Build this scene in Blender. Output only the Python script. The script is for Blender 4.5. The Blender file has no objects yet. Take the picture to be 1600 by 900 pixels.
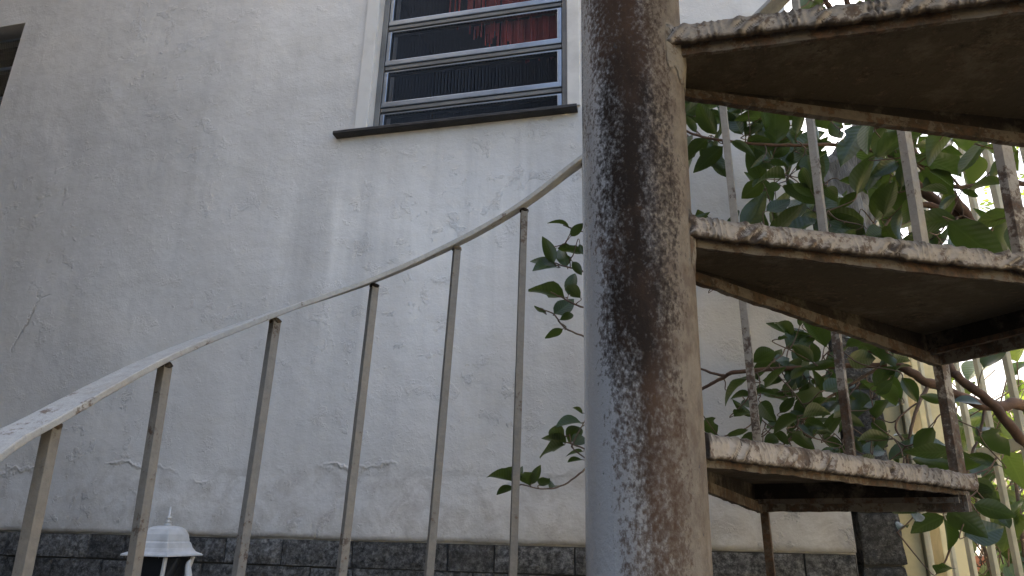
import bpy, bmesh, math, random
import numpy as np
from mathutils import Vector, Matrix, noise
random.seed(7)
sc = bpy.context.scene
R_ = math.radians

# ------------------------------------------------------------------ camera
CAM = Vector((-0.1303, -0.6860, 0.0)); F = 1091.5
FW = Vector((0, 0.94518, 0.32656)); RT = Vector((0.99976, -0.00721, 0.02088)); UP = Vector((-0.02209, -0.32648, 0.94494))
cd = bpy.data.cameras.new('camera'); cam = bpy.data.objects.new('camera', cd); sc.collection.objects.link(cam)
cd.sensor_width = 36; cd.lens = F / 1600 * 36; cd.clip_start = 0.02; cd.clip_end = 2000
cam.matrix_world = Matrix(((RT.x, UP.x, -FW.x, CAM.x), (RT.y, UP.y, -FW.y, CAM.y), (RT.z, UP.z, -FW.z, CAM.z), (0, 0, 0, 1)))
sc.camera = cam
# ------------------------------------------------------------------ sky, sun, exposure
SUN = Vector((-0.30, 0.75, 0.58)).normalized()          # direction towards the sun: behind the house
W = bpy.data.worlds.new('World'); sc.world = W; W.use_nodes = True
nt = W.node_tree; nt.nodes.clear()
wo = nt.nodes.new('ShaderNodeOutputWorld'); bg = nt.nodes.new('ShaderNodeBackground'); sk = nt.nodes.new('ShaderNodeTexSky')
sk.sky_type = 'NISHITA'; sk.sun_disc = False; sk.sun_elevation = math.asin(SUN.z); sk.sun_rotation = math.atan2(SUN.x, SUN.y)
sk.air_density = 1.0; sk.dust_density = 10.0; sk.ozone_density = 0.0
bg.inputs[1].default_value = 0.12
nt.links.new(sk.outputs[0], bg.inputs[0]); nt.links.new(bg.outputs[0], wo.inputs[0])
sl = bpy.data.lights.new('sun', 'SUN'); sun = bpy.data.objects.new('sun', sl); sc.collection.objects.link(sun)
sl.energy = 3.5; sl.angle = R_(0.5); sl.color = (1, 0.93, 0.82)
sun.rotation_euler = (-SUN).to_track_quat('-Z', 'Y').to_euler()
sc.view_settings.view_transform = 'Standard'; sc.view_settings.look = 'None'
sc.view_settings.exposure = 2.9; sc.view_settings.gamma = 1.0

# ------------------------------------------------------------------ helpers
GZ = -1.215                                              # ground level
COL = sc.collection
def ray(x, y): return FW + RT * ((x - 800) / F) - UP * ((y - 450) / F)
def at(x, y, t): return CAM + ray(x, y) * t
RAD = 0.663
def tcyl(x, y, R=RAD):
    v = ray(x, y); a = v.x**2 + v.y**2; b = 2 * (CAM.x * v.x + CAM.y * v.y); c = CAM.x**2 + CAM.y**2 - R * R
    return (-b + math.sqrt(max(b * b - 4 * a * c, 0))) / 2 / a
WA = 0.2347; DW = 1.1
WU = Vector((math.cos(WA), -math.sin(WA), 0)); WN = Vector((-math.sin(WA), -math.cos(WA), 0))
def twall(x, y, d=0.0):
    v = ray(x, y); return (-(DW - d) - CAM.dot(WN)) / v.dot(WN)
WMAT = Matrix.Rotation(-WA, 4, 'Z'); WMAT.translation = -WN * DW    # house frame: x along wall, y into the house, z up (world z)

def link(o, parent=None):
    COL.objects.link(o)
    if parent: o.parent = parent
    return o
def empty(name, loc=(0, 0, 0), rz=0, label=None, cat=None, group=None):
    o = bpy.data.objects.new(name, None); o.empty_display_size = 0.05; link(o)
    o.location = loc; o.rotation_euler = (0, 0, rz)
    tag(o, label, cat, group); return o
def tag(o, label=None, cat=None, group=None, kind=None):
    if label: o['label'] = label
    if cat: o['category'] = cat
    if group: o['group'] = group
    if kind: o['kind'] = kind
    return o
class MB:
    def __init__(s): s.v = []; s.f = []; s.sm = []
    def add(s, vs, fs, smooth=False):
        n = len(s.v); s.v += [tuple(v) for v in vs]; s.f += [tuple(i + n for i in f) for f in fs]; s.sm += [smooth] * len(fs); return s
    def box(s, x0, x1, y0, y1, z0, z1):
        return s.add([(x, y, z) for x in (x0, x1) for y in (y0, y1) for z in (z0, z1)],
              [(0, 1, 3, 2), (4, 6, 7, 5), (0, 4, 5, 1), (2, 3, 7, 6), (0, 2, 6, 4), (1, 5, 7, 3)])
    def prism(s, poly, z0, z1):
        n = len(poly)
        return s.add([(p[0], p[1], z0) for p in poly] + [(p[0], p[1], z1) for p in poly],
            [tuple(range(n))[::-1], tuple(range(n, 2 * n))] + [(i, (i + 1) % n, (i + 1) % n + n, i + n) for i in range(n)])
    def tube(s, pts, rad, seg=8, smooth=True, cap=True):
        pts = [Vector(p) for p in pts]; n = len(pts)
        if not hasattr(rad, '__len__'): rad = [rad] * n
        vs = []; prev = None
        for i, p in enumerate(pts):
            t = (pts[min(i + 1, n - 1)] - pts[max(i - 1, 0)]).normalized()
            a = prev if prev else (Vector((0, 0, 1)) if abs(t.z) < .9 else Vector((1, 0, 0)))
            b = t.cross(a).normalized(); a = b.cross(t).normalized(); prev = a
            for k in range(seg):
                th = 2 * math.pi * k / seg; vs.append(p + (a * math.cos(th) + b * math.sin(th)) * rad[i])
        fs = [(i * seg + k, i * seg + (k + 1) % seg, (i + 1) * seg + (k + 1) % seg, (i + 1) * seg + k) for i in range(n - 1) for k in range(seg)]
        s.add(vs, fs, smooth)
        if cap: s.add(vs[:seg], [tuple(range(seg))[::-1]]); s.add(vs[-seg:], [tuple(range(seg))])
        return s
    def lathe(s, prof, seg=24, smooth=True, rot=0, c=(0, 0)):
        vs = [(c[0] + r * math.cos(rot + 2 * math.pi * k / seg), c[1] + r * math.sin(rot + 2 * math.pi * k / seg), z) for r, z in prof for k in range(seg)]
        n = len(prof)
        return s.add(vs, [(i * seg + k, i * seg + (k + 1) % seg, (i + 1) * seg + (k + 1) % seg, (i + 1) * seg + k) for i in range(n - 1) for k in range(seg)], smooth)
    def mesh(s, name, mat=None):
        m = bpy.data.meshes.new(name); m.from_pydata(s.v, [], s.f); m.polygons.foreach_set('use_smooth', s.sm)
        if mat: m.materials.append(mat)
        m.update(); return m
    def build(s, name, mat, parent=None, bevel=0, label=None, fixn=True):
        m = s.mesh(name, mat)
        if fixn:
            b = bmesh.new(); b.from_mesh(m); bmesh.ops.recalc_face_normals(b, faces=b.faces)
            if bevel: bmesh.ops.bevel(b, geom=[e for e in b.edges if len(e.link_faces) == 2 and e.calc_face_angle(0) > .5], offset=bevel, segments=2, affect='EDGES', profile=.6)
            b.to_mesh(m); b.free()
        o = bpy.data.objects.new(name, m); link(o, parent)
        if label: o['label'] = label
        return o
def catmull(P, n=8):
    P = [Vector(p) for p in P]; P = [2 * P[0] - P[1]] + P + [2 * P[-1] - P[-2]]; out = []
    for i in range(1, len(P) - 2):
        for k in range(n):
            t = k / n; a, b, c, d = P[i - 1:i + 3]
            out.append(.5 * ((2 * b) + (c - a) * t + (2 * a - 5 * b + 4 * c - d) * t * t + (3 * b - a - 3 * c + d) * t**3))
    out.append(P[-2]); return out

# ------------------------------------------------------------------ material helper
class Mat:
    def __init__(s, name):
        s.m = bpy.data.materials.new(name); s.m.use_nodes = True; s.t = s.m.node_tree; s.n = s.t.nodes; s.l = s.t.links
        s.b = s.n['Principled BSDF']; s.out = s.n['Material Output']; s.co = s.n.new('ShaderNodeTexCoord')
        s.P = s.co.outputs['Object']
    def w(s, node, idx, val):
        if val is None: return
        if isinstance(val, bpy.types.NodeSocket): s.l.new(val, node.inputs[idx])
        else: node.inputs[idx].default_value = val
    def map(s, sc=(1, 1, 1), src=None, loc=(0, 0, 0)):
        k = s.n.new('ShaderNodeMapping'); s.w(k, 0, src or s.P); k.inputs['Scale'].default_value = sc; k.inputs['Location'].default_value = loc; return k.outputs[0]
    def noise(s, scale, detail=4, rough=.5, src=None, dist=0, col=False):
        k = s.n.new('ShaderNodeTexNoise'); s.w(k, 'Vector', src or s.P); k.inputs['Scale'].default_value = scale; k.inputs['Detail'].default_value = detail
        k.inputs['Roughness'].default_value = rough; k.inputs['Distortion'].default_value = dist; return k.outputs[1 if col else 0]
    def voro(s, scale, feat='F1', src=None, out=0):
        k = s.n.new('ShaderNodeTexVoronoi'); k.feature = feat; s.w(k, 'Vector', src or s.P); k.inputs['Scale'].default_value = scale; return k.outputs[out]
    def ramp(s, f, *stops):
        k = s.n.new('ShaderNodeValToRGB'); s.w(k, 0, f); e = k.color_ramp.elements
        while len(e) < len(stops): e.new(.5)
        for el, (p, c) in zip(e, stops):
            el.position = p; el.color = (c, c, c, 1) if not hasattr(c, '__len__') else (*c, 1)
        return k.outputs[0]
    def math(s, op, a, b=None, c=None, clamp=False):
        k = s.n.new('ShaderNodeMath'); k.operation = op; k.use_clamp = clamp; s.w(k, 0, a); s.w(k, 1, b); s.w(k, 2, c); return k.outputs[0]
    def mix(s, f, a, b, mode='MIX'):
        k = s.n.new('ShaderNodeMix'); k.data_type = 'RGBA'; k.blend_type = mode; s.w(k, 0, f)
        fix = lambda q: q if isinstance(q, bpy.types.NodeSocket) else ((*q, 1) if hasattr(q, '__len__') else (q, q, q, 1))
        s.w(k, 6, fix(a)); s.w(k, 7, fix(b)); return k.outputs[2]
    def sep(s, src=None):
        k = s.n.new('ShaderNodeSeparateXYZ'); s.w(k, 0, src or s.P); return k.outputs
    def bump(s, h, strength=.3, dist=.01, prev=None):
        k = s.n.new('ShaderNodeBump'); k.inputs['Strength'].default_value = strength; k.inputs['Distance'].default_value = dist; s.w(k, 'Height', h)
        if prev: s.w(k, 'Normal', prev)
        return k.outputs[0]
    def set(s, col=None, rough=None, metal=None, normal=None, **kw):
        fixc = (*col, 1) if hasattr(col, '__len__') else col
        s.w(s.b, 'Base Color', fixc); s.w(s.b, 'Roughness', rough); s.w(s.b, 'Metallic', metal); s.w(s.b, 'Normal', normal)
        for k, v in kw.items(): s.w(s.b, k.replace('_', ' '), v)
        return s.m

def m_plaster():
    m = Mat('plaster'); P = m.P; x, y, z = m.sep(); z = m.math('ADD', z, GZ)
    big = m.noise(1.3, 3, .5); mid = m.noise(4, 6, .65); fine = m.noise(160, 3, .6); streak = m.noise(1, 4, .6, m.map((9, 9, .9)))
    col = m.ramp(big, (.3, (.535, .525, .507)), (.7, (.745, .722, .682)))
    col = m.mix(m.ramp(mid, (.48, 0.), (.75, .5)), col, (.50, .485, .45))
    # lighter repainted patch under the sill, rain streaks
    px = m.math('ABSOLUTE', m.math('ADD', x, .62)); patch = m.math('ADD', m.math('MULTIPLY', m.math('SUBTRACT', .56, px), 2.6), m.math('MULTIPLY', m.math('SUBTRACT', streak, .5), 3.2))
    patch = m.math('MULTIPLY', patch, m.ramp(z, (.0, 0.), (1.0, 1.)), clamp=True)
    zb = m.math('MULTIPLY', m.math('SUBTRACT', 1.22, z), 3, clamp=True)
    patch = m.math('MULTIPLY', patch, zb, clamp=True)
    col = m.mix(m.math('MULTIPLY', patch, 1.), col, (.84, .82, .775))
    ds = m.math('MULTIPLY', m.ramp(m.noise(1, 5, .65, m.map((16, 16, .8))), (.52, 0.), (.75, 1.)), .28)
    col = m.mix(ds, col, (.42, .41, .39))
    # damp, peeling band low on the wall
    lowz = m.math('ADD', z, m.math('MULTIPLY', m.math('SUBTRACT', m.noise(3.2, 5, .65), .5), .28))
    band = m.ramp(lowz, (.02, 1.), (.14, .9), (.155, 0.), (1., 0.))
    blot = m.ramp(m.noise(13, 6, .7, dist=.8), (.42, 0.), (.62, 1.))
    col = m.mix(m.math('MULTIPLY', m.math('MULTIPLY', band, blot), .6), col, (.40, .37, .33))
    rim = m.ramp(lowz, (.0, 0.), (.135, 0.), (.146, 1.), (.153, 0.))
    rim = m.math('MULTIPLY', rim, m.ramp(m.noise(4, 2), (.45, 0.), (.55, 1.)))
    # dirt along the bottom lip
    dl = m.math('ADD', z, m.math('MULTIPLY', m.noise(14, 4, .7), .09)); lip = m.ramp(m.math('ADD', dl, .05), (.03, 1.), (.075, 0.))
    col = m.mix(m.math('MULTIPLY', lip, .7), col, (.25, .23, .21))
    # under-sill grime
    # hairline cracks
    cr = m.voro(1.5, 'DISTANCE_TO_EDGE', m.mix(.06, P, m.noise(6, 5, .7, col=True), 'LINEAR_LIGHT'))
    crm = m.math('MULTIPLY', m.ramp(cr, (.0, 1.), (.006, 0.)), m.ramp(m.noise(1.7, 2), (.60, 0.), (.68, 1.)))
    col = m.mix(m.math('MULTIPLY', crm, .3), col, (.36, .34, .32))
    # paint blisters / flakes
    fl = m.noise(13, 7, .7, dist=.25); flm = m.ramp(fl, (.56, 0.), (.62, 1.), (.68, .5), (.9, .5))
    flz = m.ramp(m.noise(2.1, 3), (.42, .05), (.62, 1.))
    spk = m.ramp(m.noise(60, 3, .7), (.66, 0.), (.72, 1.))
    col = m.mix(m.math('MULTIPLY', spk, .22), col, (.33, .31, .29))
    h = m.math('ADD', m.math('MULTIPLY', fine, .25), m.math('MULTIPLY', m.noise(45, 4, .6), .55))
    n = m.bump(h, .5, .006)
    n = m.bump(m.math('MULTIPLY', flm, flz), .55, .006, n)
    n = m.bump(m.noise(2.5, 3), .5, .05, n); n = m.bump(m.noise(16, 5, .6), .2, .012, n)
    n = m.bump(m.math('SUBTRACT', rim, m.math('MULTIPLY', crm, 1.5)), .7, .006, n)
    return m.set(col, .62, 0, n)
def m_simple(name, c, rough=.6, metal=0., var=.15, scale=20, bump=.1, c2=None, thr=(.45, .7), spec=.5):
    m = Mat(name); n = m.noise(scale, 5, .65)
    c2 = c2 or tuple(q * (1 - var * 2) for q in c)
    return m.set(m.ramp(n, (thr[0], c), (thr[1], c2)), rough, metal, m.bump(m.noise(scale * 5, 3), bump, .003), Specular_IOR_Level=spec)
def m_stone(name='ledge_stone', lo=(.03, .03, .03), hi=(.26, .26, .255)):
    m = Mat(name); oi = m.n.new('ShaderNodeObjectInfo'); sh = m.n.new('ShaderNodeVectorMath'); sh.operation = 'ADD'
    m.w(sh, 0, m.P); k = m.n.new('ShaderNodeVectorMath'); k.operation = 'SCALE'; m.l.new(oi.outputs['Location'], k.inputs[0]); k.inputs['Scale'].default_value = 13.7; m.l.new(k.outputs[0], sh.inputs[1])
    S = sh.outputs[0]; a = m.noise(70, 6, .75, S); b = m.noise(14, 4, .6, S)
    col = m.ramp(a, (.40, lo), (.5, tuple(.5 * (p + q) * .7 for p, q in zip(lo, hi))), (.64, hi))
    col = m.mix(m.ramp(b, (.45, 0.), (.75, .55)), col, (.10, .092, .08))
    col = m.mix(1.0, col, m.ramp(oi.outputs['Random'], (0., .45), (1., 1.25)), 'MULTIPLY'); col = m.mix(m.ramp(m.noise(190, 3, .7, S), (.6, 0.), (.7, .5)), col, (.32, .32, .31))
    return m.set(col, .8, 0, m.bump(m.noise(40, 8, .75, S), .9, .012))
def m_pole():
    m = Mat('grimy_pole_paint'); x, y, z = m.sep()
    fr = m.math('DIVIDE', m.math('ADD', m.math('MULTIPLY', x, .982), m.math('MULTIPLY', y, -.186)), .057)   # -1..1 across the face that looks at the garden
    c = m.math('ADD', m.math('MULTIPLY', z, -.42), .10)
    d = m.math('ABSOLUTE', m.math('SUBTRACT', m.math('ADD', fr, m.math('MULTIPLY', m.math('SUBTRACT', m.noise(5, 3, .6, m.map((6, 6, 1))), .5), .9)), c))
    V = m.map((1, 1, .45)); V2 = m.map((1, 1, .7))
    n1 = m.noise(240, 8, .68, V2); n2 = m.noise(22, 6, .7, V); n3 = m.noise(200, 4, .7)
    lowfade = m.math('MULTIPLY', m.ramp(m.math('ADD', z, .2), (.05, .42), (.42, 0.)), 1.)
    s = m.math('SUBTRACT', m.math('SUBTRACT', .72, d), lowfade)
    k = m.math('ADD', m.math('MULTIPLY', s, 1.8), m.math('ADD', m.math('MULTIPLY', m.math('SUBTRACT', n1, .5), 3.6), m.math('MULTIPLY', m.math('SUBTRACT', n2, .5), 1.6)))
    stain = m.ramp(k, (-.02, 0.), (.28, .55), (.62, .85), (.95, 1.))
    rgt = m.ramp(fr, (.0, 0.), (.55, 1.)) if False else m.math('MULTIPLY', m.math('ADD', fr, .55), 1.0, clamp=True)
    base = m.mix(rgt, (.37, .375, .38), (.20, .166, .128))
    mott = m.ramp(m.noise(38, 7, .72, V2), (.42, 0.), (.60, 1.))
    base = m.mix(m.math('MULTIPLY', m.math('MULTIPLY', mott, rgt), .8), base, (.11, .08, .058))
    brown = m.ramp(m.noise(8, 5, .6, V), (.40, (.026, .019, .015)), (.60, (.085, .052, .034)))
    col = m.mix(stain, base, brown)
    spk = m.ramp(n3, (.60, 0.), (.68, 1.)); col = m.mix(m.math('MULTIPLY', spk, m.math('MULTIPLY', rgt, .5)), col, (.12, .09, .07))
    blk = m.ramp(m.noise(90, 4, .75, m.map((1, 1, .8))), (.66, 0.), (.70, 1.)); col = m.mix(m.math('MULTIPLY', blk, .8), col, (.06, .06, .06))
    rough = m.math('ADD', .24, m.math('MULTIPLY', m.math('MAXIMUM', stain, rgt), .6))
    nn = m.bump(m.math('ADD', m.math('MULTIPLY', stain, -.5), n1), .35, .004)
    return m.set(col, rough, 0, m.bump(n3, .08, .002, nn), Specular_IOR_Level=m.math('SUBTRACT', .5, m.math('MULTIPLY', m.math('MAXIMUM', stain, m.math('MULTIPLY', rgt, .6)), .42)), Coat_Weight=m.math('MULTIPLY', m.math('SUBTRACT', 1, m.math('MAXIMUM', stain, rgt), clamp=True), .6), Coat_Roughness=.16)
def m_tread(name, paint, dirt, amt, brt=(.13, .075, .045), zr=0, groove=0):
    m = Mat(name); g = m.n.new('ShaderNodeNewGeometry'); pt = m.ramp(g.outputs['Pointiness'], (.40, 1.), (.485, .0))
    n1 = m.noise(26, 8, .75); n2 = m.noise(95, 6, .7); n3 = m.noise(8, 4, .6)
    k = m.math('ADD', m.math('ADD', m.math('MULTIPLY', n1, 1.1), m.math('MULTIPLY', n2, .5)), m.math('MULTIPLY', n3, .5))
    if zr: k = m.math('ADD', k, m.math('MULTIPLY', m.math('SUBTRACT', 1.55, m.sep()[2]), zr))
    msk = m.ramp(m.math('MULTIPLY', k, .5), (.545 - amt * .5, 0.), (.575 - amt * .5, .75), (.66 - amt * .5, 1.))
    col = m.ramp(n2, (.35, paint), (.7, tuple(q * .78 for q in paint)))
    col = m.mix(m.ramp(m.noise(14, 5, .7), (.5, 0.), (.75, .5)), col, (.30, .25, .19))
    col = m.mix(msk, col, m.ramp(n2, (.4, dirt), (.65, brt)))
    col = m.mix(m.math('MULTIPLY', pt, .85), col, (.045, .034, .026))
    if groove:
        ga = m.n.new('ShaderNodeAttribute'); ga.attribute_name = 'groove'
        gm = m.math('ADD', ga.outputs['Fac'], m.math('MULTIPLY', m.math('SUBTRACT', n2, .5), 1.1))
        col = m.mix(m.math('MULTIPLY', m.ramp(gm, (.35, 0.), (.75, 1.)), groove), col, (.055, .04, .03))
    return m.set(col, .78, 0, Specular_IOR_Level=.2, normal=m.bump(m.math('ADD', n1, m.math('MULTIPLY', n2, .4)), .5, .004))
def m_leaf(name, top, under, trans, tr=.3, rough=.32):
    m = Mat(name); g = m.n.new('ShaderNodeNewGeometry'); oi = m.n.new('ShaderNodeObjectInfo'); x, y, z = m.sep()
    mid = m.ramp(m.math('ABSOLUTE', x), (.0, 1.), (.028, 0.))
    vein = m.math('SINE', m.math('MULTIPLY', m.math('SUBTRACT', y, m.math('MULTIPLY', m.math('ABSOLUTE', x), .8)), 62)); vm = m.ramp(vein, (.88, 0.), (1., .14))
    v = m.math('MULTIPLY', oi.outputs['Random'], 1.)
    t = m.mix(v, top, tuple(q * f for q, f in zip(top, (2.1, 1.7, 1.3))))
    c = m.mix(g.outputs['Backfacing'], t, under); c = m.mix(m.math('MAXIMUM', m.math('MULTIPLY', mid, .6), vm), c, tuple(q * 1.9 for q in under))
    blot = m.ramp(m.noise(5, 5, .7), (.6, 0.), (.72, 1.)); c = m.mix(m.math('MULTIPLY', blot, .35), c, (.07, .06, .02))
    m.set(c, rough, 0, m.bump(m.math('ADD', m.math('MULTIPLY', vein, .5), m.math('MULTIPLY', mid, -2)), .10, .02))
    T = m.n.new('ShaderNodeBsdfTranslucent'); T.inputs[0].default_value = (*trans, 1); X = m.n.new('ShaderNodeMixShader'); X.inputs[0].default_value = tr
    m.l.new(m.b.outputs[0], X.inputs[1]); m.l.new(T.outputs[0], X.inputs[2]); m.l.new(X.outputs[0], m.out.inputs[0]); return m.m
def m_glass():
    m = Mat('ribbed_glass'); m.set((.015, .016, .02), .16, 0, Specular_IOR_Level=.7)
    T = m.n.new('ShaderNodeBsdfTransparent'); T.inputs[0].default_value = (.85, .85, .87, 1); X = m.n.new('ShaderNodeMixShader'); X.inputs[0].default_value = .6
    m.l.new(m.b.outputs[0], X.inputs[1]); m.l.new(T.outputs[0], X.inputs[2]); m.l.new(X.outputs[0], m.out.inputs[0]); return m.m
def m_bark(name, a, b, sc=(30, 30, 6), bump=.6):
    m = Mat(name); n = m.noise(1, 7, .7, m.map(sc)); return m.set(m.ramp(n, (.35, a), (.65, b)), .85, 0, m.bump(n, bump, .01))

M = dict(
    plaster=m_plaster(), trim=m_simple('painted_trim', (.66, .645, .61), .6, 0, .12, 7, .25),
    slate=m_simple('slate', (.03, .028, .027), .55, 0, .3, 30, .3), mortar=m_simple('mortar', (.05, .048, .045), .9, 0, .2, 30, .4),
    stone=m_stone(), pstone=m_stone('weathered_stone', (.04, .04, .04), (.22, .22, .215)),
    alu=m_simple('aluminium', (.30, .34, .40), .36, .85, .12, 9, .08), alug=m_simple('dull_aluminium', (.20, .20, .195), .55, .4, .15, 9, .08),
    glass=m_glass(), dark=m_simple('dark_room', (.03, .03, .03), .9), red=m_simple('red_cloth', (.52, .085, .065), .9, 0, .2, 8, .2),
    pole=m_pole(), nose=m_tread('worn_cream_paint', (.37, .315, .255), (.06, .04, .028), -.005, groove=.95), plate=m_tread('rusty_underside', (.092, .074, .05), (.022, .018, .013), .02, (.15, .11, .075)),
    ffl=m_tread('brown_edge_paint', (.15, .128, .105), (.03, .023, .018), .09), rust_shade=m_tread('rust_and_shade_black', (.022, .017, .014), (.010, .008, .007), .03, (.03, .022, .017)), flange=m_tread('stained_flange_paint', (.22, .19, .15), (.03, .03, .022), .05),
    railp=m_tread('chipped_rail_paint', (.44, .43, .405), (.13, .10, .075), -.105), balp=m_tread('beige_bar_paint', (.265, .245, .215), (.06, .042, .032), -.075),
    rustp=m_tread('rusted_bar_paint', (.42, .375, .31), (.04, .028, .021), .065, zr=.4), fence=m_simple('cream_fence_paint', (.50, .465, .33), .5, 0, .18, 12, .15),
    cream=m_simple('cream_wall_paint', (.62, .54, .31), .7, 0, .18, 6, .3), white=m_simple('white_enamel', (.56, .565, .565), .45, 0, .14, 22, .08),
    smoked=m_simple('smoked_glass', (.018, .019, .021), .14, 0, .1, 5, .02), branch=m_bark('red_brown_bark', (.09, .048, .03), (.17, .10, .063), (22, 22, 22), .35),
    twig=m_bark('grey_brown_twig', (.10, .065, .045), (.20, .14, .10), (40, 40, 40), .3), gbark=m_bark('grey_bark', (.045, .045, .045), (.22, .22, .215), (26, 26, 5), .9),
    leaf=m_leaf('glossy_leaf', (.014, .031, .010), (.042, .060, .023), (.16, .25, .032), .22),
    leafy=m_leaf('yellow_green_leaf', (.032, .055, .012), (.06, .08, .022), (.17, .24, .035), .34, .4),
    render=m_simple('grey_render', (.11, .105, .10), .85, 0, .15, 6, .4),
    yard=m_simple('dark_yard_paving', (.06, .054, .046), .85, 0, .2, 4, .5), ground=m_simple('paving', (.12, .105, .075), .85, 0, .2, 4, .5), brick=m_simple('red_brick', (.42, .17, .10), .85, 0, .25, 30, .5),
    roof=m_simple('roof_tile', (.32, .13, .08), .8, 0, .2, 15, .4),
)

# ------------------------------------------------------------------ ground
g = MB().add([(-400, -400, GZ), (400, -400, GZ), (400, 400, GZ), (-400, 400, GZ)], [(0, 1, 2, 3)]).build('ground', M['ground']); tag(g, kind='structure', label='pale dry ground of the lot')
yd = MB().add([(-6, -4, GZ + .004), (1.15, -4, GZ + .004), (1.15, 1.9, GZ + .004), (-6, 1.9, GZ + .004)], [(0, 1, 2, 3)]).build('yard_pavement', M['yard']); tag(yd, kind='structure', label='dark paved yard around the stair foot')

# ------------------------------------------------------------------ house
def hz(z): return z - GZ
house = empty('house', (WMAT.translation.x, WMAT.translation.y, GZ), -WA, 'white plastered house with blistered grey stained paint and ledge stone base', 'house')
X0, X1, ZT = -6.0, 0.405, 4.9
W1 = (-.885, -.238, 1.186, 2.30); W2 = (-3.25, -2.433, 1.42, 1.885); T = .16
def wall_with_holes(xs, zs, holes, y0, y1):
    mb = MB(); xs = sorted(set(xs)); zs = sorted(set(zs)); ins = lambda a, b: any(h[0] - 1e-6 <= a < h[1] - 1e-6 and h[2] - 1e-6 <= b < h[3] - 1e-6 for h in holes)
    for a, b in zip(xs, xs[1:]):
        for c, d in zip(zs, zs[1:]):
            if ins(a, c): continue
            mb.add([(a, y0, hz(c)), (b, y0, hz(c)), (b, y0, hz(d)), (a, y0, hz(d))], [(0, 1, 2, 3)])
    for h in holes:
        a, b, c, d = h
        mb.add([(a, y0, hz(c)), (b, y0, hz(c)), (b, y0, hz(d)), (a, y0, hz(d)), (a, y1, hz(c)), (b, y1, hz(c)), (b, y1, hz(d)), (a, y1, hz(d))], [(0, 1, 5, 4), (1, 2, 6, 5), (2, 3, 7, 6), (3, 0, 4, 7)])
    return mb
mb = wall_with_holes([X0, W2[0], W2[1], W1[0], W1[1], X1], [GZ, W1[2], W1[3], W2[2], W2[3], ZT], [W1, W2], 0, T)
D = 2.6
mb.add([(X1, 0, 0), (X1, D, 0), (X1, D, hz(ZT)), (X1, 0, hz(ZT))], [(0, 1, 2, 3)])
mb.add([(X0, 0, 0), (X0, D, 0), (X0, D, hz(ZT)), (X0, 0, hz(ZT))], [(3, 2, 1, 0)])
mb.add([(X0, D, 0), (X1, D, 0), (X1, D, hz(ZT)), (X0, D, hz(ZT))], [(3, 2, 1, 0)])
wall = mb.build('wall', M['plaster'], house, fixn=False)
# plaster coat lip over the stones: uneven lower edge
SW = []
def lipz(s): return -.033 + .004 * noise.noise(Vector((s * 9, 1.3, 0))) + .0025 * noise.noise(Vector((s * 35, 4, 0)))
n = 420; vs = []; 
for i in range(n + 1):
    s = -3.2 + (X1 + 3.2) * i / n; zl = lipz(s); th = .013 + .0015 * noise.noise(Vector((s * 20, 7, 0)))
    for (d, zz) in ((0.02, .16), (.45, .08), (.9, .012), (.8, 0), (.0, -.001)): vs.append((s, -th * d, hz(zl + zz)))
MB().add(vs, [(i * 5 + k, (i + 1) * 5 + k, (i + 1) * 5 + k + 1, i * 5 + k + 1) for i in range(n) for k in range(4)], True).build('plaster_lip', M['plaster'], house, fixn=False)
roof = MB().prism([(X0 - .1, 0.0), (X1 + .05, 0.0), (X1 + .05, D + .2), (X0 - .1, D + .2)], hz(ZT) + .003, hz(ZT) + .12).build('roof', M['roof'], house)
# ledge stones: each stone an object of its own
for r in range(9):
    ztop = -.037 - r * .0665; x = -2.75 + random.uniform(0, .2)
    while x < X1 - .03:
        ln = random.choice((.12, .17, .2, .26, .32)); x1 = min(x + ln, X1 - .002)
        if X1 - x1 < .08: x1 = X1 - .002
        if r > 3 and False: pass
        nx = max(4, int((x1 - x) / .02)); nz = 4; th = random.uniform(.009, .014); vs = []; fs = []
        zt_, zb_ = hz(ztop - random.uniform(.0, .003)), hz(ztop - random.uniform(.0615, .064))
        sd = random.random() * 50
        for j in range(nz + 1):
            for i in range(nx + 1):
                xx = x + .0022 + (x1 - x - .0044) * i / nx; zz = zb_ + (zt_ - zb_) * j / nz; e = (i in (0, nx)) or (j in (0, nz))
                vs.append((xx, -(th * (.72 if e else 1) + .0055 * noise.noise(Vector((xx * 22 + sd, zz * 30, sd)))), zz))
        N = nx + 1
        for j in range(nz):
            for i in range(nx): fs.append((j * N + i, j * N + i + 1, (j + 1) * N + i + 1, (j + 1) * N + i))
        ring = [i for i in range(N)] + [j * N + nx for j in range(1, nz + 1)] + [nz * N + i for i in range(nx - 1, -1, -1)] + [j * N for j in range(nz - 1, 0, -1)]
        b0 = len(vs); vs += [(vs[k][0], 0.001, vs[k][2]) for k in ring]
        fs += [(ring[k], b0 + k, b0 + (k + 1) % len(ring), ring[(k + 1) % len(ring)]) for k in range(len(ring))]
        cx = .5 * (x + x1); cz = .5 * (zt_ + zb_)
        o = MB().add([(v[0] - cx, v[1], v[2] - cz) for v in vs], fs).build('stone', M['stone'], house); o.location = (cx, 0, cz)
        x = x1
    x = 0
# dark mortar bed just proud of the wall, behind the stones
MB().box(-2.9, X1 - .001, -.0012, .02, 0.001, hz(-.0375)).build('mortar_bed', M['mortar'], house)

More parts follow.
